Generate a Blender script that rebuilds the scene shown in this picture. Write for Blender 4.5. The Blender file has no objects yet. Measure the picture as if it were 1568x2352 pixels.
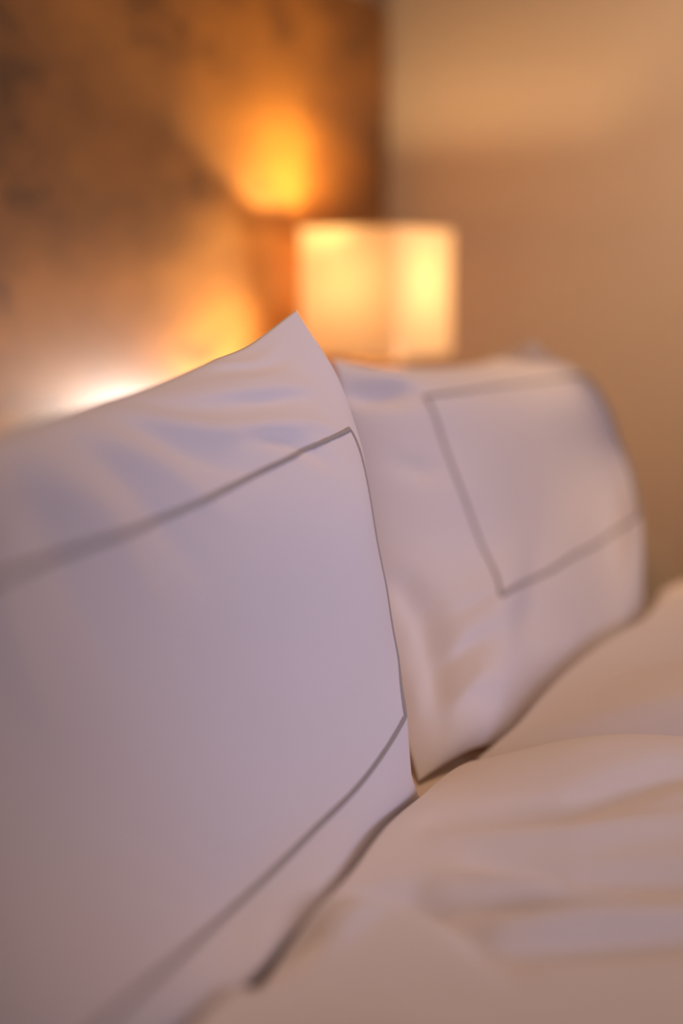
import bpy, bmesh, math, random
import numpy as np
from mathutils import Vector, Matrix

scene = bpy.context.scene
COL = scene.collection

# ------------------------------------------------------------------ camera
F = 3267.0                                   # focal length in pixels of the 1568 x 2352 frame
YAW = math.radians(28.0)
PITCH = math.atan((1176 - 640) / F)
CAM = np.array((0.0, -1.17, 1.10))
cb, sb, cp, sp = math.cos(YAW), math.sin(YAW), math.cos(PITCH), math.sin(PITCH)
FW = np.array((cb * cp, sb * cp, -sp))
RT = np.array((sb, -cb, 0.0))
UP = np.array((cb * sp, sb * sp, cp))

cd = bpy.data.cameras.new('camera')
cam = bpy.data.objects.new('camera', cd)
COL.objects.link(cam)
cam.matrix_world = Matrix(((RT[0], UP[0], -FW[0], CAM[0]), (RT[1], UP[1], -FW[1], CAM[1]),
                           (RT[2], UP[2], -FW[2], CAM[2]), (0, 0, 0, 1)))
cd.sensor_fit = 'VERTICAL'
cd.sensor_height = 36.0
cd.sensor_width = 24.0
cd.lens = F / 2352.0 * 36.0
cd.clip_start = 0.02
cd.dof.use_dof = True
cd.dof.focus_distance = 1.40
cd.dof.aperture_fstop = cd.lens / 1000.0 / 0.056
cd.dof.aperture_blades = 0
scene.camera = cam

# ------------------------------------------------------------------ helpers
def tag(o, label=None, cat=None, group=None, kind=None):
    if label: o['label'] = label
    if cat: o['category'] = cat
    if group: o['group'] = group
    if kind: o['kind'] = kind
    return o

def link(name, me, mat, parent=None, smooth=False):
    o = bpy.data.objects.new(name, me)
    COL.objects.link(o)
    if mat: me.materials.append(mat)
    if smooth:
        for p in me.polygons: p.use_smooth = True
    if parent: o.parent = parent
    return o

def mesh(verts, faces):
    me = bpy.data.meshes.new('mesh')
    me.from_pydata([tuple(map(float, v)) for v in verts], [], faces)
    me.update()
    return me

def empty(name, loc=(0, 0, 0)):
    o = bpy.data.objects.new(name, None)
    COL.objects.link(o)
    o.location = loc
    o.empty_display_size = 0.05
    return o

def box_me(x0, x1, y0, y1, z0, z1, bev=0.0, seg=3):
    bm = bmesh.new()
    bmesh.ops.create_cube(bm, size=1.0)
    for v in bm.verts:
        v.co = Vector((x0 + (v.co.x + .5) * (x1 - x0), y0 + (v.co.y + .5) * (y1 - y0), z0 + (v.co.z + .5) * (z1 - z0)))
    if bev > 0:
        bmesh.ops.bevel(bm, geom=bm.edges[:] + bm.verts[:], offset=bev, segments=seg, profile=0.5, affect='EDGES')
    me = bpy.data.meshes.new('mesh')
    bm.to_mesh(me); bm.free()
    return me

def lathe_me(profile, n=32, cx=0, cy=0):
    vs, fs = [], []
    for r, z in profile:
        for k in range(n):
            a = 2 * math.pi * k / n
            vs.append((cx + r * math.cos(a), cy + r * math.sin(a), z))
    for i in range(len(profile) - 1):
        for k in range(n):
            a, b = i * n + k, i * n + (k + 1) % n
            fs.append((a, b, b + n, a + n))
    fs.append(tuple(range(n - 1, -1, -1)))
    m = (len(profile) - 1) * n
    fs.append(tuple(range(m, m + n)))
    return mesh(vs, fs)

# ------------------------------------------------------------------ materials
def new_mat(name):
    m = bpy.data.materials.new(name)
    m.use_nodes = True
    nt = m.node_tree
    return m, nt, nt.nodes['Principled BSDF']

def setp(b, **k):
    for n, v in k.items():
        n = {'rough': 'Roughness', 'metal': 'Metallic', 'spec': 'Specular IOR Level', 'sheen': 'Sheen Weight',
             'sheen_rough': 'Sheen Roughness', 'col': 'Base Color', 'coat': 'Coat Weight', 'coat_rough': 'Coat Roughness',
             'sss': 'Subsurface Weight'}[n]
        b.inputs[n].default_value = (*v, 1) if isinstance(v, tuple) and len(v) == 3 else v

def fabric(name, c1, c2, scale=6.0, weave=0.12, rough=0.9):
    m, nt, b = new_mat(name)
    tc = nt.nodes.new('ShaderNodeTexCoord')
    ns = nt.nodes.new('ShaderNodeTexNoise'); ns.inputs['Scale'].default_value = scale; ns.inputs['Detail'].default_value = 3
    mx = nt.nodes.new('ShaderNodeMix'); mx.data_type = 'RGBA'
    mx.inputs[6].default_value = (*c1, 1); mx.inputs[7].default_value = (*c2, 1)
    nt.links.new(tc.outputs['Object'], ns.inputs['Vector'])
    nt.links.new(ns.outputs['Fac'], mx.inputs[0])
    nt.links.new(mx.outputs[2], b.inputs['Base Color'])
    n2 = nt.nodes.new('ShaderNodeTexNoise'); n2.inputs['Scale'].default_value = 900
    bp = nt.nodes.new('ShaderNodeBump'); bp.inputs['Strength'].default_value = weave; bp.inputs['Distance'].default_value = 0.0006
    nt.links.new(tc.outputs['Object'], n2.inputs['Vector'])
    nt.links.new(n2.outputs['Fac'], bp.inputs['Height'])
    nt.links.new(bp.outputs['Normal'], b.inputs['Normal'])
    setp(b, rough=rough, spec=0.15, sheen=0.15, sheen_rough=0.5)
    return m

M_pillow = fabric('white_cotton', (.78, .74, .75), (.83, .79, .79))
M_duvet = fabric('white_duvet_cotton', (.80, .74, .72), (.84, .79, .76), 4.0)
M_sheet = fabric('sheet_cotton', (.74, .66, .58), (.78, .70, .62))
M_stripe = fabric('grey_embroidery', (.36, .32, .30), (.42, .38, .355), 300, 0.5)
M_base = fabric('bed_base_cloth', (.16, .11, .08), (.2, .14, .1), 40)

HEAD_OFF = (-9.88, 1.21, -7.12)  # offset picked for painted light: panel darker at left, brighter by the lamp
def headboard_material():
    m, nt, b = new_mat('golden_lacquered_panel')
    tc = nt.nodes.new('ShaderNodeTexCoord')
    mp = nt.nodes.new('ShaderNodeMapping'); mp.inputs['Scale'].default_value = (.55, 1.0, 1.0)
    nt.links.new(tc.outputs['Object'], mp.inputs['Vector'])
    n1 = nt.nodes.new('ShaderNodeTexNoise'); n1.inputs['Scale'].default_value = 3.5; n1.inputs['Detail'].default_value = 4; n1.inputs['Roughness'].default_value = .6
    nt.links.new(mp.outputs[0], n1.inputs['Vector'])
    r1 = nt.nodes.new('ShaderNodeValToRGB')
    e = r1.color_ramp.elements
    e[0].position = .34; e[0].color = (.22, .09, .02, 1)
    e[1].position = .66; e[1].color = (.70, .315, .055, 1)
    nt.links.new(n1.outputs['Fac'], r1.inputs[0])
    n2 = nt.nodes.new('ShaderNodeTexNoise'); n2.inputs['Scale'].default_value = 13; n2.inputs['Detail'].default_value = 2
    nt.links.new(mp.outputs[0], n2.inputs['Vector'])
    r2 = nt.nodes.new('ShaderNodeValToRGB')
    e = r2.color_ramp.elements
    e[0].position = .30; e[0].color = (.45, .4, .38, 1)
    e[1].position = .42; e[1].color = (1, 1, 1, 1)
    nt.links.new(n2.outputs['Fac'], r2.inputs[0])
    mx = nt.nodes.new('ShaderNodeMix'); mx.data_type = 'RGBA'; mx.blend_type = 'MULTIPLY'; mx.inputs[0].default_value = .8
    nt.links.new(r1.outputs[0], mx.inputs[6]); nt.links.new(r2.outputs[0], mx.inputs[7])
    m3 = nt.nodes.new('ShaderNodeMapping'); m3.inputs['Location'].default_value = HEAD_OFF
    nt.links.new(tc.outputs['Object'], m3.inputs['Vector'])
    n3 = nt.nodes.new('ShaderNodeTexNoise'); n3.inputs['Scale'].default_value = 1.5; n3.inputs['Detail'].default_value = 1  # broad noise putting shade and lamp glow into the panel colour
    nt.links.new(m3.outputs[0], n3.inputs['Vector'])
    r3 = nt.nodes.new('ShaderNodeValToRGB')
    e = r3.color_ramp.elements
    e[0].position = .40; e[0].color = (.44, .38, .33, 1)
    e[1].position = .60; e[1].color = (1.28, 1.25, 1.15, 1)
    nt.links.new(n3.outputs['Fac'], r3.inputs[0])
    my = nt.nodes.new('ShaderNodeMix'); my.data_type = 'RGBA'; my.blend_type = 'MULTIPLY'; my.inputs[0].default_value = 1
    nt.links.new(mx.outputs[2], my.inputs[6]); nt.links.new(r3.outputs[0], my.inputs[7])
    nt.links.new(my.outputs[2], b.inputs['Base Color'])
    setp(b, rough=.55, metal=.30, spec=.5, coat=.7, coat_rough=.3)
    return m
M_head = headboard_material()

def plaster(name, c):
    m, nt, b = new_mat(name)
    tc = nt.nodes.new('ShaderNodeTexCoord')
    n = nt.nodes.new('ShaderNodeTexNoise'); n.inputs['Scale'].default_value = 60; n.inputs['Detail'].default_value = 3
    bp = nt.nodes.new('ShaderNodeBump'); bp.inputs['Strength'].default_value = .08; bp.inputs['Distance'].default_value = .002
    nt.links.new(tc.outputs['Object'], n.inputs['Vector']); nt.links.new(n.outputs['Fac'], bp.inputs['Height'])
    nt.links.new(bp.outputs['Normal'], b.inputs['Normal'])
    setp(b, col=c, rough=.85, spec=.2)
    return m
M_wall = plaster('beige_wall_paint', (.64, .54, .45))

def carpet():
    m, nt, b = new_mat('brown_carpet')
    tc = nt.nodes.new('ShaderNodeTexCoord')
    n = nt.nodes.new('ShaderNodeTexNoise'); n.inputs['Scale'].default_value = 120
    r = nt.nodes.new('ShaderNodeValToRGB')
    r.color_ramp.elements[0].color = (.10, .065, .04, 1); r.color_ramp.elements[1].color = (.2, .14, .09, 1)
    nt.links.new(tc.outputs['Object'], n.inputs['Vector']); nt.links.new(n.outputs['Fac'], r.inputs[0]); nt.links.new(r.outputs[0], b.inputs['Base Color'])
    setp(b, rough=.95, spec=.1)
    return m
M_floor = carpet()

def wood(name, c1, c2, rough=.35):
    m, nt, b = new_mat(name)
    tc = nt.nodes.new('ShaderNodeTexCoord')
    mp = nt.nodes.new('ShaderNodeMapping'); mp.inputs['Scale'].default_value = (1, 12, 12)
    n = nt.nodes.new('ShaderNodeTexNoise'); n.inputs['Scale'].default_value = 6; n.inputs['Detail'].default_value = 5
    r = nt.nodes.new('ShaderNodeValToRGB')
    r.color_ramp.elements[0].color = (*c1, 1); r.color_ramp.elements[1].color = (*c2, 1)
    nt.links.new(tc.outputs['Object'], mp.inputs[0]); nt.links.new(mp.outputs[0], n.inputs['Vector'])
    nt.links.new(n.outputs['Fac'], r.inputs[0]); nt.links.new(r.outputs[0], b.inputs['Base Color'])
    setp(b, rough=rough)
    return m
M_wood = wood('dark_wood', (.05, .022, .01), (.12, .055, .025))
m, nt, b = new_mat('bronze_metal'); setp(b, col=(.16, .09, .045), metal=.9, rough=.35); M_bronze = m

def shade_mat():
    m, nt, b = new_mat('lamp_shade_cloth')
    out = nt.nodes['Material Output']
    tc = nt.nodes.new('ShaderNodeTexCoord')
    n = nt.nodes.new('ShaderNodeTexNoise'); n.inputs['Scale'].default_value = 400
    mx = nt.nodes.new('ShaderNodeMix'); mx.data_type = 'RGBA'
    mx.inputs[6].default_value = (.92, .70, .44, 1); mx.inputs[7].default_value = (.96, .75, .50, 1)
    nt.links.new(tc.outputs['Object'], n.inputs['Vector']); nt.links.new(n.outputs['Fac'], mx.inputs[0])
    tr = nt.nodes.new('ShaderNodeBsdfTranslucent'); df = nt.nodes.new('ShaderNodeBsdfDiffuse')
    nt.links.new(mx.outputs[2], tr.inputs['Color']); nt.links.new(mx.outputs[2], df.inputs['Color'])
    ms = nt.nodes.new('ShaderNodeMixShader'); ms.inputs[0].default_value = .092
    nt.links.new(df.outputs[0], ms.inputs[1]); nt.links.new(tr.outputs[0], ms.inputs[2])
    nt.links.new(ms.outputs[0], out.inputs['Surface'])
    return m
M_shade = shade_mat()
m, nt, b = new_mat('shade_trim'); setp(b, col=(.45, .30, .16), rough=.8); M_trim = m

BULB = 265.0
m, nt, b = new_mat('glowing_bulb')
setp(b, col=(1, .8, .5)); b.inputs['Emission Color'].default_value = (1.0, .66, .31, 1); b.inputs['Emission Strength'].default_value = BULB
M_bulb = m

# ------------------------------------------------------------------ room
HY = 0.117        # front of the headboard
WX = 2.662        # right wall
o = link('floor', box_me(-2.2, WX, -4.2, HY + .06, -.05, 0), M_floor); tag(o, 'brown carpet floor', 'floor', kind='structure')
o = link('wall_back', box_me(-2.2, WX + .1, HY + .06, HY + .16, 0, 2.7), M_wall); tag(o, 'beige wall behind the headboard', 'wall', kind='structure')
o = link('wall_right', box_me(WX, WX + .1, -4.2, HY + .06, 0, 2.7), M_wall); tag(o, 'beige wall beside the lamp', 'wall', kind='structure')

# ------------------------------------------------------------------ headboard (tall panel, rounded top corners)
def rounded_panel(x0, x1, z0, z1, y0, y1, r, bev):
    pts = [(x0, z0), (x1, z0)]
    for k in range(13):
        a = math.pi / 2 * k / 12
        pts.append((x1 - r + r * math.cos(a), z1 - r + r * math.sin(a)))
    for k in range(13):
        a = math.pi / 2 + math.pi / 2 * k / 12
        pts.append((x0 + r + r * math.cos(a), z1 - r + r * math.sin(a)))
    bm = bmesh.new()
    f = bm.faces.new([bm.verts.new((x, y0, z)) for x, z in pts])
    ex = bmesh.ops.extrude_face_region(bm, geom=[f])
    bmesh.ops.translate(bm, verts=[g for g in ex['geom'] if isinstance(g, bmesh.types.BMVert)], vec=(0, y1 - y0, 0))
    bmesh.ops.recalc_face_normals(bm, faces=bm.faces[:])
    ed = [e for e in bm.edges if abs(e.verts[0].co.y - y0) < 1e-6 and abs(e.verts[1].co.y - y0) < 1e-6]
    bmesh.ops.bevel(bm, geom=ed, offset=bev, segments=4, profile=.5, affect='EDGES')
    me = bpy.data.meshes.new('mesh'); bm.to_mesh(me); bm.free()
    return me
hb = link('headboard', rounded_panel(-.15, 2.618, .0, 1.632, HY, HY + .055, .05, .008), M_head)
tag(hb, 'tall glossy golden brown headboard panel with dark mottling behind the pillows', 'headboard')

# ------------------------------------------------------------------ bed
bed = empty('bed', (1.26, -.9, 0))
tag(bed, 'double bed with pale sheet under the white pillows and duvets', 'bed')
def bpart(name, me, mat, smooth=False, parent=bed):
    o = link(name, me, mat, None, smooth)
    o.parent = parent
    o.matrix_parent_inverse = Matrix.Translation(-Vector(parent.location))
    return o
bpart('mattress', box_me(.42, 2.1, -1.95, .105, .30, .572, .05, 5), M_sheet, True)
bpart('bed_base', box_me(.44, 2.08, -1.93, .105, .10, .298, .012), M_base)
for x in (.52, 2.0):
    for y in (-1.85, .02):
        bpart('leg', box_me(x - .03, x + .03, y - .03, y + .03, 0, .10, .004), M_wood)

# ------------------------------------------------------------------ thin plate warp
def tps(P, V, lam=0.0):
    """smooth map from parameter points P (n,2) to values V (n,k)"""
    P = np.asarray(P, float); V = np.asarray(V, float)
    n = len(P)
    def ph(r2): return 0.5 * r2 * np.log(r2 + 1e-12)
    K = ph(((P[:, None] - P[None]) ** 2).sum(-1)) + lam * np.eye(n)
    A = np.zeros((n + 3, n + 3)); A[:n, :n] = K; A[:n, n] = 1; A[:n, n + 1:] = P; A[n, :n] = 1; A[n + 1:, :n] = P.T
    R = np.zeros((n + 3, V.shape[1])); R[:n] = V
    w = np.linalg.solve(A, R)
    def f(Q):
        Q = np.asarray(Q, float)
        k = ph(((Q[:, None] - P[None]) ** 2).sum(-1))
        return k @ w[:n] + w[n] + Q @ w[n + 1:]
    return f

def along(px, py, d):
    return CAM + FW * d + RT * ((px - 784) / F * d) + UP * (-(py - 1176) / F * d)

def depth_of(p):
    return float((np.asarray(p) - CAM) @ FW)

def seg_ridge(U, Vv, wr, ax, ay):
    """sum of soft creases: each (points, width, height) is a polyline in (u, v)"""
    h = np.zeros_like(U)
    for pts, wd, amp in wr:
        best = np.full_like(U, 1e9); par = np.zeros_like(U)
        n = len(pts) - 1
        for i in range(n):
            (a0, b0), (a1, b1) = pts[i], pts[i + 1]
            dx, dy = (a1 - a0) * ax, (b1 - b0) * ay
            L2 = dx * dx + dy * dy
            t = np.clip((((U - a0) * ax) * dx + ((Vv - b0) * ay) * dy) / L2, 0, 1)
            d2 = ((U - a0) * ax - t * dx) ** 2 + ((Vv - b0) * ay - t * dy) ** 2
            m = d2 < best
            best = np.where(m, d2, best); par = np.where(m, (i + t) / n, par)
        h += amp * np.exp(-best / (wd * wd)) * np.sin(np.pi * np.clip(.12 + par * .8, 0, 1))
    return h

REST = .575
class Pillow:
    def __init__(s, O, X, V, W, H, T, Tb, keys, wr, stripe, pull=.05, p=2.5, q=.7):
        s.O = np.array(O, float)
        X = np.array(X, float); X /= np.linalg.norm(X)
        V = np.array(V, float); V -= X * (X @ V); V /= np.linalg.norm(V)
        s.X, s.V, s.N = X, V, np.cross(X, V)
        s.W, s.H, s.T, s.Tb, s.pull, s.p, s.q = W, H, T, Tb, pull, p, q
        s.wr, s.stripe = wr, stripe
        s.D = None
        P, D = [], []
        for k in keys:
            u, v, px, py = k[:4]
            base = s.pt(np.array([float(u)]), np.array([float(v)]), 1)[0]
            d = k[4] if len(k) > 4 and k[4] else depth_of(base)
            P.append((u * W / H, v)); D.append(along(px, py, d) - base)
        if keys: s.D = tps(P, D, 1e-4)
    def prof(s, u):
        return (1 - np.abs(np.clip(u, -1, 1)) ** s.p + 1e-9) ** s.q
    def pt(s, u, v, side):
        x = s.W / 2 * u * (1 - s.pull * (1 - v * v) * np.abs(u) ** 3)
        y = s.H / 2 * v * (1 - s.pull * 1.2 * (1 - u * u) * np.abs(v) ** 3)
        t = s.prof(u) * s.prof(v)
        t = t * (s.T if side > 0 else -s.Tb)
        edge = np.clip(4 * (1 - np.abs(u)), 0, 1) * np.clip(4 * (1 - np.abs(v)), 0, 1)
        fall = 1.0 if side > 0 else .4
        h = seg_ridge(u, v, s.wr, s.W / 2, s.H / 2) * (.25 + .75 * edge) * fall
        P = s.O + x[:, None] * s.X + y[:, None] * s.V + (t + h * (1 if side > 0 else 1))[:, None] * s.N
        if s.D is not None:
            P = P + s.D(np.stack([u * s.W / s.H, v], 1))
            a, k = P[:, 2] - REST, .012                      # the pillow squashes flat where it rests on the sheet
            P[:, 2] = REST + .5 * (a + np.sqrt(a * a + k * k * .02))
        return P
    def front_y(s, X, ztop):
        """for each x the foremost y of the pillow at or below height ztop"""
        u, v = [g.ravel() for g in np.meshgrid(np.linspace(-1, 1, 500), np.linspace(-1, .2, 240), indexing='ij')]
        P = s.pt(u, v, 1)
        out = np.full(len(X), np.nan)
        for i, (x, z) in enumerate(zip(X, ztop)):
            m = (np.abs(P[:, 0] - x) < .008) & (P[:, 2] < z + .004)
            if m.any(): out[i] = P[m][:, 1].min()
        ok = ~np.isnan(out)
        return np.interp(X, X[ok], out[ok])
    def build(s, name, mat, nu=170, nv=120):
        # parameter spacing denser near the seams
        def par(n):
            a = np.linspace(-1, 1, n + 1)
            return np.sin(a * math.pi / 2) * .55 + a * .45
        gu, gv = par(nu), par(nv)
        U, V = np.meshgrid(gu, gv, indexing='ij')
        f = s.pt(U.ravel(), V.ravel(), 1); bk = s.pt(U.ravel(), V.ravel(), -1)
        n1 = nv + 1
        vs = list(f); idx = {}
        for i in range(nu + 1):
            for j in range(nv + 1):
                if i in (0, nu) or j in (0, nv): idx[i, j] = i * n1 + j
                else:
                    idx[i, j] = len(vs); vs.append(bk[i * n1 + j])
        fs = []
        for i in range(nu):
            for j in range(nv):
                fs.append((i * n1 + j, (i + 1) * n1 + j, (i + 1) * n1 + j + 1, i * n1 + j + 1))
                fs.append((idx[i, j], idx[i, j + 1], idx[i + 1, j + 1], idx[i + 1, j]))
        return link(name, mesh(vs, fs), mat, None, True)
    def border(s, name, mat, parent, width=.006, height=.0012, n=90):
        us0, us1, vs0, vs1 = s.stripe
        path = []
        for (a, b) in (((us0, vs1), (us1, vs1)), ((us1, vs1), (us1, vs0)), ((us1, vs0), (us0, vs0)), ((us0, vs0), (us0, vs1))):
            for k in range(n):
                t = k / n
                path.append((a[0] + (b[0] - a[0]) * t, a[1] + (b[1] - a[1]) * t))
        path = np.array(path); m = len(path)
        c = s.pt(path[:, 0], path[:, 1], 1)
        e = 1e-3
        du = s.pt(path[:, 0] + e, path[:, 1], 1) - s.pt(path[:, 0] - e, path[:, 1], 1)
        dv = s.pt(path[:, 0], path[:, 1] + e, 1) - s.pt(path[:, 0], path[:, 1] - e, 1)
        nn = np.cross(du, dv); nn /= np.linalg.norm(nn, axis=1)[:, None]
        tg = np.roll(c, -1, 0) - np.roll(c, 1, 0); tg /= np.linalg.norm(tg, axis=1)[:, None]
        sd = np.cross(nn, tg); sd /= np.linalg.norm(sd, axis=1)[:, None]
        prof = [(-1, -.6), (-.8, .6), (0, 1), (.8, .6), (1, -.6)]
        vs = []
        rnd = random.Random(5)
        for i in range(m):
            w = width / 2 * (1 + rnd.uniform(-.06, .06))
            for a, h in prof: vs.append(c[i] + sd[i] * a * w + nn[i] * h * height)
        k = len(prof); fs = []
        for i in range(m):
            j = (i + 1) % m
            for a in range(k - 1): fs.append((i * k + a, i * k + a + 1, j * k + a + 1, j * k + a))
            fs.append((i * k + k - 1, i * k, j * k, j * k + k - 1))
        me = mesh(vs, fs)
        bm = bmesh.new(); bm.from_mesh(me); bmesh.ops.recalc_face_normals(bm, faces=bm.faces[:]); bm.to_mesh(me); bm.free()
        return link(name, me, mat, parent, True)

# creases of the near pillow fan out from its upper seam, in (u, v)
WR1 = [
    ([(.30, .98), (.55, .88), (.82, .80)], .010, 0.0092),
    ([(.18, .98), (.48, .85), (.72, .76)], .010, -0.0103),
    ([(.08, .96), (.36, .80), (.60, .68)], .011, 0.0115),
    ([(-.02, .97), (.22, .78), (.46, .58)], .011, -0.0060),
    ([(-.12, .95), (.10, .76), (.30, .52)], .012, 0.0054),
    ([(-.24, .96), (.0, .72), (.17, .40)], .013, -0.0066),
    ([(-.32, .90), (-.12, .66), (.03, .34)], .014, 0.0060),
    ([(-.45, .92), (-.24, .64), (-.12, .28)], .014, -0.0060),
    ([(-.55, .85), (-.38, .55), (-.28, .22)], .016, 0.0060),
    ([(-.70, .88), (-.52, .55), (-.45, .2)], .016, -0.0060),
    ([(-.80, .75), (-.68, .50), (-.62, .2)], .016, 0.0048),
    ([(.55, .97), (.70, .93), (.88, .90)], .006, -0.0069),
    ([(.48, .95), (.66, .89), (.84, .86)], .006, 0.0057),
    ([(.62, .99), (.78, .96), (.92, .95)], .005, 0.0046),
    ([(.60, 1.0), (.72, .94), (.86, .93)], .005, .006),
    ([(.66, 1.0), (.76, .97), (.9, .97)], .004, -.005),
    ([(.20, 1.0), (.34, .92), (.55, .82)], .007, .006),
    ([(.42, .76), (.55, .65), (.62, .50)], .008, -0.0069),
    ([(.52, .76), (.64, .68), (.70, .60)], .008, 0.0046),
]
K1 = [
    (1, 1, 680, 712, 1.47), (1, .84, 735, 800, 1.465), (1, .70, 772, 880, 1.46), (1, .45, 808, 1080, 1.455), (1, .2, 838, 1230, 1.45), (1, -.1, 866, 1400, 1.44), (1, -.4, 895, 1570, 1.43),
    (.75, .6, 803, 985, 1.40), (.75, .3, 852, 1160), (.75, 0, 887, 1350), (.75, -.3, 914, 1510), (.75, -.6, 931, 1645, 1.36),
    (1, -1, 975, 1850, 1.42), (.7, -.88, 928, 1850, 1.368), (.35, -.88, 770, 2030, 1.19), (0, -.88, 575, 2235, 1.037), (-.4, -.88, 310, 2480, .90), (1, -.8, 934, 1775, 1.41), (.9, -.68, 933, 1710, 1.38),
    (.87, .3, 845, 1160, 1.425), (.87, 0, 879, 1350, 1.415), (.87, -.3, 907, 1510, 1.405), (.85, 1, 575, 790), (.70, 1, 500, 822), (.45, 1, 375, 876), (.15, 1, 240, 918), (-.2, 1, 95, 962), (-.6, 1, -60, 1030),
    (.35, .6, 540, 1113), (.0, .6, 330, 1208), (-.4, .6, 0, 1330, .86),
    (.35, -.6, 735, 1893), (.55, -.6, 842, 1782), (.0, -.6, 520, 2100), (-.4, -.6, 240, 2350, .86),
]
front = Pillow(O=(.907, -.545, .79), X=(.99, .12, .04), V=(.08, .30, .95), W=.80, H=.50, T=.115, Tb=.07,
               keys=K1, wr=WR1, stripe=(-.75, .75, -.6, .6))
pf = front.build('bed_pillow', M_pillow)
tag(pf, 'nearest white pillow with grey stitched border, its pointed corner in front of the lamp', 'pillow', 'white pillows propped up on the bed')
front.border('border_stripe', M_stripe, pf)['label'] = 'grey stitched line framing the pillow'

WR2 = [
    ([(-1, .76), (-.90, .69), (-.72, .63)], .018, -.030),
    ([(-1, .95), (-.86, .84), (-.66, .74)], .018, .014),
    ([(-1, -.20), (-.93, -.30), (-.885, -.45), (-.875, -.65), (-.89, -.88)], .011, -.028),
    ([(-.97, -.50), (-.955, -.65), (-.96, -.80)], .007, .012),
    ([(-.86, -.68), (-.78, -.68), (-.64, -.74)], .010, -.012),
    ([(-.88, -.82), (-.76, -.80), (-.55, -.88)], .010, .010),
    ([(-.86, -.48), (-.76, -.54), (-.66, -.59)], .007, -.005),
    ([(-.60, -.70), (-.35, -.72), (-.05, -.80)], .016, -.006),
    ([(-.90, .30), (-.80, .20), (-.72, .16)], .014, -.006),
]
K2 = [
    (-.66, .6, 975, 912, 1.80), (-.66, .3, 1020, 1022), (-.66, 0, 1064, 1138), (-.66, -.6, 1150, 1370, 1.72), (-.66, -.3, 1108, 1256),
    (1, 1, 1225, 780, 2.06), (.5, 1, 1115, 832), (.15, 1, 1035, 848), (-.3, 1, 930, 852), (-.7, 1, 840, 842), (-1, 1, 760, 825, 1.78),
    (.66, .6, 1340, 862, 2.0), (.66, .1, 1420, 1010, 2.015), (.66, -.6, 1468, 1185, 1.97),
    
    (-1, .4, 800, 1040, 1.76), (-1, -.2, 850, 1330, 1.72), (-1, -.6, 885, 1590, 1.62), (-1, -1, 960, 1798, 1.50),
    (-.4, -.6, 1217, 1332), (0, -.6, 1318, 1276), (.35, -.6, 1405, 1225),
    (1, -1, 1485, 1440, 1.98), (.3, -1, 1370, 1560, 1.84), (-.4, -1, 1150, 1710, 1.62),
]
far = Pillow(O=(1.83, -.452, .80), X=(.97, -.20, .02), V=(.10, .46, .87), W=.60, H=.50, T=.11, Tb=.07,
             keys=K2, wr=WR2, stripe=(-.66, .66, -.6, .6))
pb = far.build('bed_pillow', M_pillow, 140, 120)
tag(pb, 'farther white pillow with grey stitched border leaning beside the lamp, behind the nearest pillow', 'pillow', 'white pillows propped up on the bed')
far.border('border_stripe', M_stripe, pb)['label'] = 'grey stitched line framing the pillow'

# ------------------------------------------------------------------ duvets
def duvet(name, x0, x1, y0, y1, ctrl, wr, floor_z, pil, redge, nx=150, ny=190):
    """padded quilt: free-form top over a flat underside, rounded all round"""
    f = tps([c[:2] for c in ctrl], [[c[2]] for c in ctrl], 1e-5)
    a = np.linspace(0, 1, nx + 1); a = .5 - .5 * np.cos(a * math.pi) * .6 + (a - .5) * .4
    a = (a - a[0]) / (a[-1] - a[0])
    c = np.linspace(0, 1, ny + 1); c = .5 - .5 * np.cos(c * math.pi) * .6 + (c - .5) * .4
    c = (c - c[0]) / (c[-1] - c[0])
    A, Cc = np.meshgrid(a, c, indexing='ij')
    X = x0 + (x1 - x0) * A
    xs = np.linspace(x0, x1, 140); ye = np.full(140, -.63)
    for _ in range(3):
        zt = f(np.stack([xs, ye - .01], 1))[:, 0]
        ye = pil.front_y(xs, zt)
    ye = np.minimum(np.minimum(ye, np.roll(ye, 1)), np.roll(ye, -1))
    ye = np.convolve(np.pad(ye, 2, mode='edge'), np.ones(5) / 5, mode='valid') - .003
    Y0 = y0; Y1 = np.interp(X, xs, ye)
    Y = Y0 + (Y1 - Y0) * Cc
    Z = f(np.stack([X.ravel(), Y.ravel()], 1))[:, 0].reshape(X.shape)
    Z = Z + seg_ridge(X, Y, wr, 1, 1)
    dist = np.minimum(np.minimum((X - x0), (x1 - X)), Y - y0)
    e = np.clip(dist / .05, 0, 1)
    e2 = np.clip((Y1 - Y) / redge, 0, 1)
    k = np.sqrt(1 - (1 - e) ** 2) * np.sqrt(1 - (1 - e2) ** 2)
    Z = floor_z + .004 + (np.maximum(Z, floor_z + .02) - floor_z - .004) * k
    vs = list(np.stack([X.ravel(), Y.ravel(), Z.ravel()], 1)); n1 = ny + 1
    idx = {}
    for i in range(nx + 1):
        for j in range(ny + 1):
            if i in (0, nx) or j in (0, ny): idx[i, j] = i * n1 + j
            else:
                idx[i, j] = len(vs); vs.append((X[i, j], Y[i, j], floor_z + .003))
    fs = []
    for i in range(nx):
        for j in range(ny):
            fs.append((i * n1 + j, (i + 1) * n1 + j, (i + 1) * n1 + j + 1, i * n1 + j + 1))
            fs.append((idx[i, j], idx[i, j + 1], idx[i + 1, j + 1], idx[i + 1, j]))
    return link(name, mesh(vs, fs), M_duvet, None, True)

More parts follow.
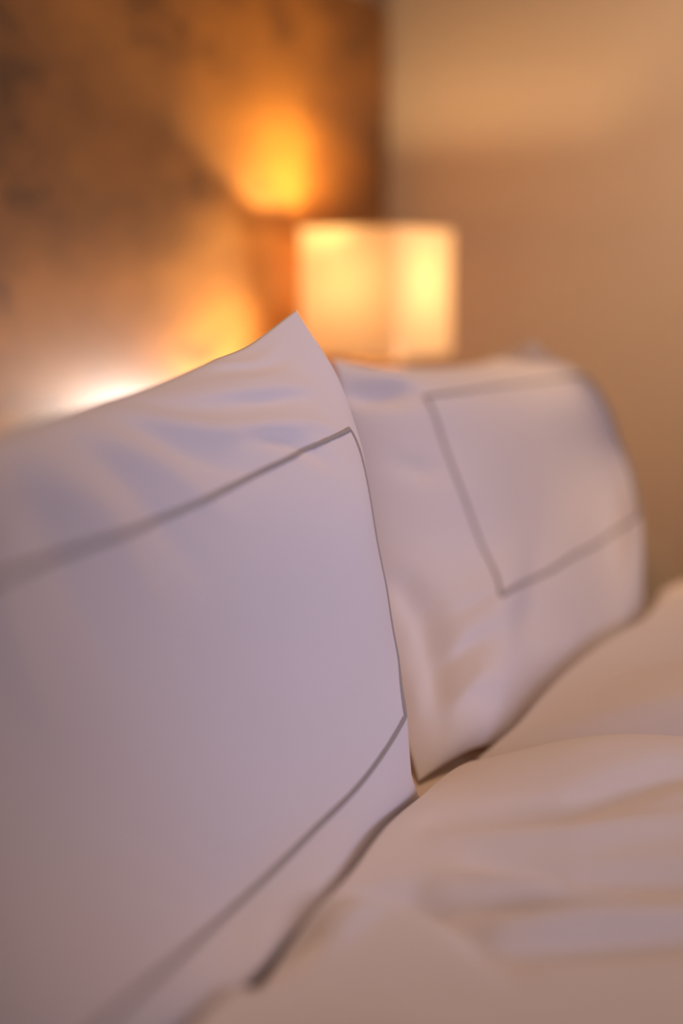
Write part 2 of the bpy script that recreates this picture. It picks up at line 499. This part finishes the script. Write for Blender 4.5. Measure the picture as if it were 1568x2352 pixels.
CT1 = [(.45, -1.8, .62), (.9, -1.8, .64), (1.35, -1.8, .64), (.45, -1.2, .61), (.9, -1.2, .625), (1.33, -1.2, .665),
       (.75, -.7, .610), (.9, -.95, .614), (1.0, -.70, .612), (1.05, -.85, .618), (1.15, -.75, .625), (1.15, -.9, .635),
       (1.292, -.756, .655), (1.321, -.851, .662), (1.276, -.648, .618), (1.291, -.69, .634), (1.37, -.76, .640), (1.37, -.9, .655), (1.37, -.66, .605),
       (.5, -.66, .61), (1.1, -.63, .612), (1.22, -.62, .606)]
WRD1 = [
    ([(1.057, -.743), (1.06, -.819), (1.091, -.903), (1.13, -1.0)], .016, -0.0165),
    ([(1.02, -.73), (1.03, -.82), (1.07, -.92)], .014, 0.0105),
    ([(.962, -.679), (.985, -.71), (.964, -.752), (.892, -.838)], .014, -0.0135),
    ([(.968, -.69), (.989, -.771), (1.03, -.84), (1.07, -.909), (1.1, -1.0)], .012, -0.0135),
    ([(.93, -.80), (.94, -.833), (.996, -.928), (1.03, -1.0)], .018, -0.0150),
    ([(.96, -.80), (1.0, -.86), (1.04, -.95)], .014, 0.0120),
    ([(1.128, -.68), (1.167, -.778), (1.254, -.86), (1.3, -.95)], .022, -0.0150),
    ([(1.09, -.70), (1.12, -.80), (1.18, -.90)], .018, 0.0120),
    ([(.81, -.672), (.845, -.676), (.88, -.676), (.92, -.672)], .012, -.040),
    ([(.86, -.69), (.92, -.69), (.96, -.70)], .012, 0.0120),
    ([(.72, -.72), (.78, -.80), (.80, -.90)], .02, 0.0090),
]
d1 = duvet('duvet', .45, 1.375, -1.92, -.6, CT1, WRD1, .572, front, .009)
tag(d1, 'near puffy white duvet with soft creases, filling the lower right beside the nearest pillow', 'duvet', 'white duvets on the bed')

CT2 = [(1.40, -1.8, .64), (1.75, -1.8, .66), (2.08, -1.8, .64), (1.40, -1.2, .63), (1.75, -1.2, .68), (2.08, -1.2, .65),
       (1.38, -.60, .588), (1.45, -.60, .602), (1.574, -.609, .630), (1.69, -.63, .652), (1.843, -.653, .668), (2.05, -.65, .66),
       (1.42, -.70, .636), (1.48, -.75, .664), (1.50, -.85, .684), (1.445, -.82, .678), (1.65, -.75, .655), (1.9, -.75, .678), (2.05, -.75, .660), (1.43, -.98, .672), (1.50, -.98, .680)]
WRD2 = [([(1.46, -.66), (1.58, -.72), (1.74, -.84)], .02, -.005),
        ([(1.74, -.62), (1.79, -.655), (1.84, -.66)], .025, -.008)]
d2 = duvet('duvet', 1.38, 2.095, -1.92, -.6, CT2, WRD2, .572, far, .030, 110, 170)
tag(d2, 'far white duvet tucked against the farther pillow, beyond the near duvet', 'duvet', 'white duvets on the bed')

# ------------------------------------------------------------------ nightstand
ns = empty('nightstand', (2.37, -.12, 0))
tag(ns, 'dark wooden nightstand between the bed and the right wall, under the lamp', 'nightstand')
bpart('cabinet', box_me(2.13, 2.61, -.37, .112, .08, .60, .004), M_wood, parent=ns)
bpart('top', box_me(2.12, 2.62, -.38, .113, .60, .625, .004), M_wood, parent=ns)
bpart('plinth', box_me(2.15, 2.59, -.35, .10, 0, .08), M_wood, parent=ns)
dr = bpart('drawer', box_me(2.145, 2.595, -.385, -.37, .36, .58, .003), M_wood, parent=ns)
kb = link('knob', lathe_me([(.004, 0), (.006, .008), (.013, .013), (.014, .02), (.008, .025)], 20), M_bronze, None, True)
kb.rotation_euler = (math.pi / 2, 0, 0); kb.location = (2.37, -.385, .47); kb.parent = dr
kb.matrix_parent_inverse = (Matrix.Translation(Vector(ns.location)) @ dr.matrix_parent_inverse).inverted()

# ------------------------------------------------------------------ lamp
LX, LY = 2.285, -.028
SW, SD = .118, .094
Z0, Z1 = .9625, 1.190
ZB = 1.103
BX, BY = LX - .004, LY + .010
lamp = empty('table_lamp', (LX, LY, .625))
tag(lamp, 'lit bedside lamp with a glowing cream box shade in front of the headboard edge', 'lamp')
def lpart(name, me, mat, smooth=False): return bpart(name, me, mat, smooth, lamp)
lpart('base', box_me(LX - .075, LX + .075, LY - .06, LY + .06, .625, .645, .004), M_wood)
lpart('stem', box_me(LX - .035, LX + .035, LY - .035, LY + .035, .645, .945, .004), M_wood)
lpart('blocking_disc', lathe_me([(.03, .944), (.055, .946), (.055, .953), (.03, .955)], 32, LX, LY), M_bronze, True)  # disc added to keep the bulb's light off the stem
lpart('socket', lathe_me([(.014, .955), (.018, .965), (.018, 1.02), (.014, ZB - .038)], 24, BX, BY), M_bronze, True)
lpart('light_bulb', lathe_me([(.010, ZB - .038), (.013, ZB - .023), (.021, ZB - .010), (.024, ZB), (.021, ZB + .011), (.012, ZB + .020), (.003, ZB + .023)], 24, BX, BY), M_bulb, True)
def open_box(x0, x1, y0, y1, z0, z1, t, r=.008):
    def ring(o, z):
        pts = []
        for cx, cy, a0 in ((x1 - r, y1 - r, 0), (x0 + r, y1 - r, 90), (x0 + r, y0 + r, 180), (x1 - r, y0 + r, 270)):
            for k in range(7):
                a = math.radians(a0 + 15 * k)
                pts.append((cx + (r - o) * math.cos(a), cy + (r - o) * math.sin(a), z))
        return pts
    vs = ring(0, z0) + ring(0, z1) + ring(t, z1) + ring(t, z0)
    n = 28; fs = []
    for s_ in range(4):
        for k in range(n):
            k2 = (k + 1) % n
            a, b = s_ * n, ((s_ + 1) % 4) * n
            fs.append((a + k, a + k2, b + k2, b + k))
    return mesh(vs, fs)
def skin_box(x0, x1, y0, y1, z0, z1, r=.008):
    n = 28
    vs = []
    for z in (z0, z1):
        for cx, cy, a0 in ((x1 - r, y1 - r, 0), (x0 + r, y1 - r, 90), (x0 + r, y0 + r, 180), (x1 - r, y0 + r, 270)):
            for k in range(7):
                a = math.radians(a0 + 15 * k)
                vs.append((cx + r * math.cos(a), cy + r * math.sin(a), z))
    return mesh(vs, [(k, (k + 1) % n, n + (k + 1) % n, n + k) for k in range(n)])
lpart('lamp_shade', skin_box(LX - SW, LX + SW, LY - SD, LY + SD, Z0, Z1), M_shade)
for z in (Z0, Z1 - .004):
    lpart('shade_rim', open_box(LX - SW - .001, LX + SW + .001, LY - SD - .001, LY + SD + .001, z, z + .004, .003), M_trim)
for dx, dy in ((1, 0), (0, 1)):
    lpart('shade_arm', box_me(LX - (SW if dx else .0015), LX + (SW if dx else .0015), LY - (SD if dy else .0015), LY + (SD if dy else .0015), Z0 + .002, Z0 + .004), M_bronze)

# ------------------------------------------------------------------ light
def area(name, loc, to, size, power, col):
    ld = bpy.data.lights.new(name, 'AREA'); ld.shape = 'RECTANGLE'
    ld.size, ld.size_y = size; ld.energy = power; ld.color = col
    o = bpy.data.objects.new(name, ld); COL.objects.link(o)
    o.location = loc
    o.rotation_euler = (Vector(to) - Vector(loc)).to_track_quat('-Z', 'Y').to_euler()
    return o
area('window_light', (.55, -2.7, 1.3), (1.28, -.56, .92), (.8, .8), 1.52, (.74, .67, .93)).data.spread = math.radians(37)
area('wall_fill', (2.25, -1.5, 2.4), (2.66, -.5, 1.1), (.4, .4), 5.2, (1.0, .66, .42)).data.spread = math.radians(60)  # fill added to brighten the right wall, without a fixture
area('ceiling_light', (1.45, -.45, 2.5), (1.45, -.75, 0), (.8, .8), 4.6, (1.0, .61, .38)).data.spread = math.radians(110)
ld = bpy.data.lights.new('headboard_glow', 'SPOT'); ld.energy = 18.0; ld.color = (1, .82, .70)  # spot put in for the glow low on the headboard; no fixture known
ld.spot_size = math.radians(70); ld.spot_blend = .7; ld.shadow_soft_size = .02
o = bpy.data.objects.new('headboard_glow', ld); COL.objects.link(o)
o.location = (2.22, -.25, .835)
o.rotation_euler = (Vector((1.80, .117, 1.05)) - Vector(o.location)).to_track_quat('-Z', 'Y').to_euler()

ld = bpy.data.lights.new('uplight_boost', 'SPOT'); ld.energy = 10.0; ld.color = (1, .68, .28)  # extra spot added inside the shade to strengthen the headboard light patch
ld.spot_size = math.radians(110); ld.spot_blend = .8; ld.shadow_soft_size = .012
o = bpy.data.objects.new('uplight_boost', ld); COL.objects.link(o)
o.location = (BX - .004, BY, ZB + .036)
o.rotation_euler = (Vector((BX - .24, .117, ZB + .34)) - Vector(o.location)).to_track_quat('-Z', 'Y').to_euler()

w = bpy.data.worlds.new('world'); scene.world = w
w.use_nodes = True
w.node_tree.nodes['Background'].inputs['Color'].default_value = (.74, .55, .52, 1)
w.node_tree.nodes['Background'].inputs['Strength'].default_value = .095

scene.view_settings.view_transform = 'Standard'
scene.view_settings.look = 'None'
scene.view_settings.exposure = 0.0
scene.cycles.use_denoising = True
scene.cycles.max_bounces = 10
scene.cycles.diffuse_bounces = 5
scene.cycles.caustics_reflective = False
scene.cycles.caustics_refractive = False
scene.cycles.sample_clamp_indirect = 4.0
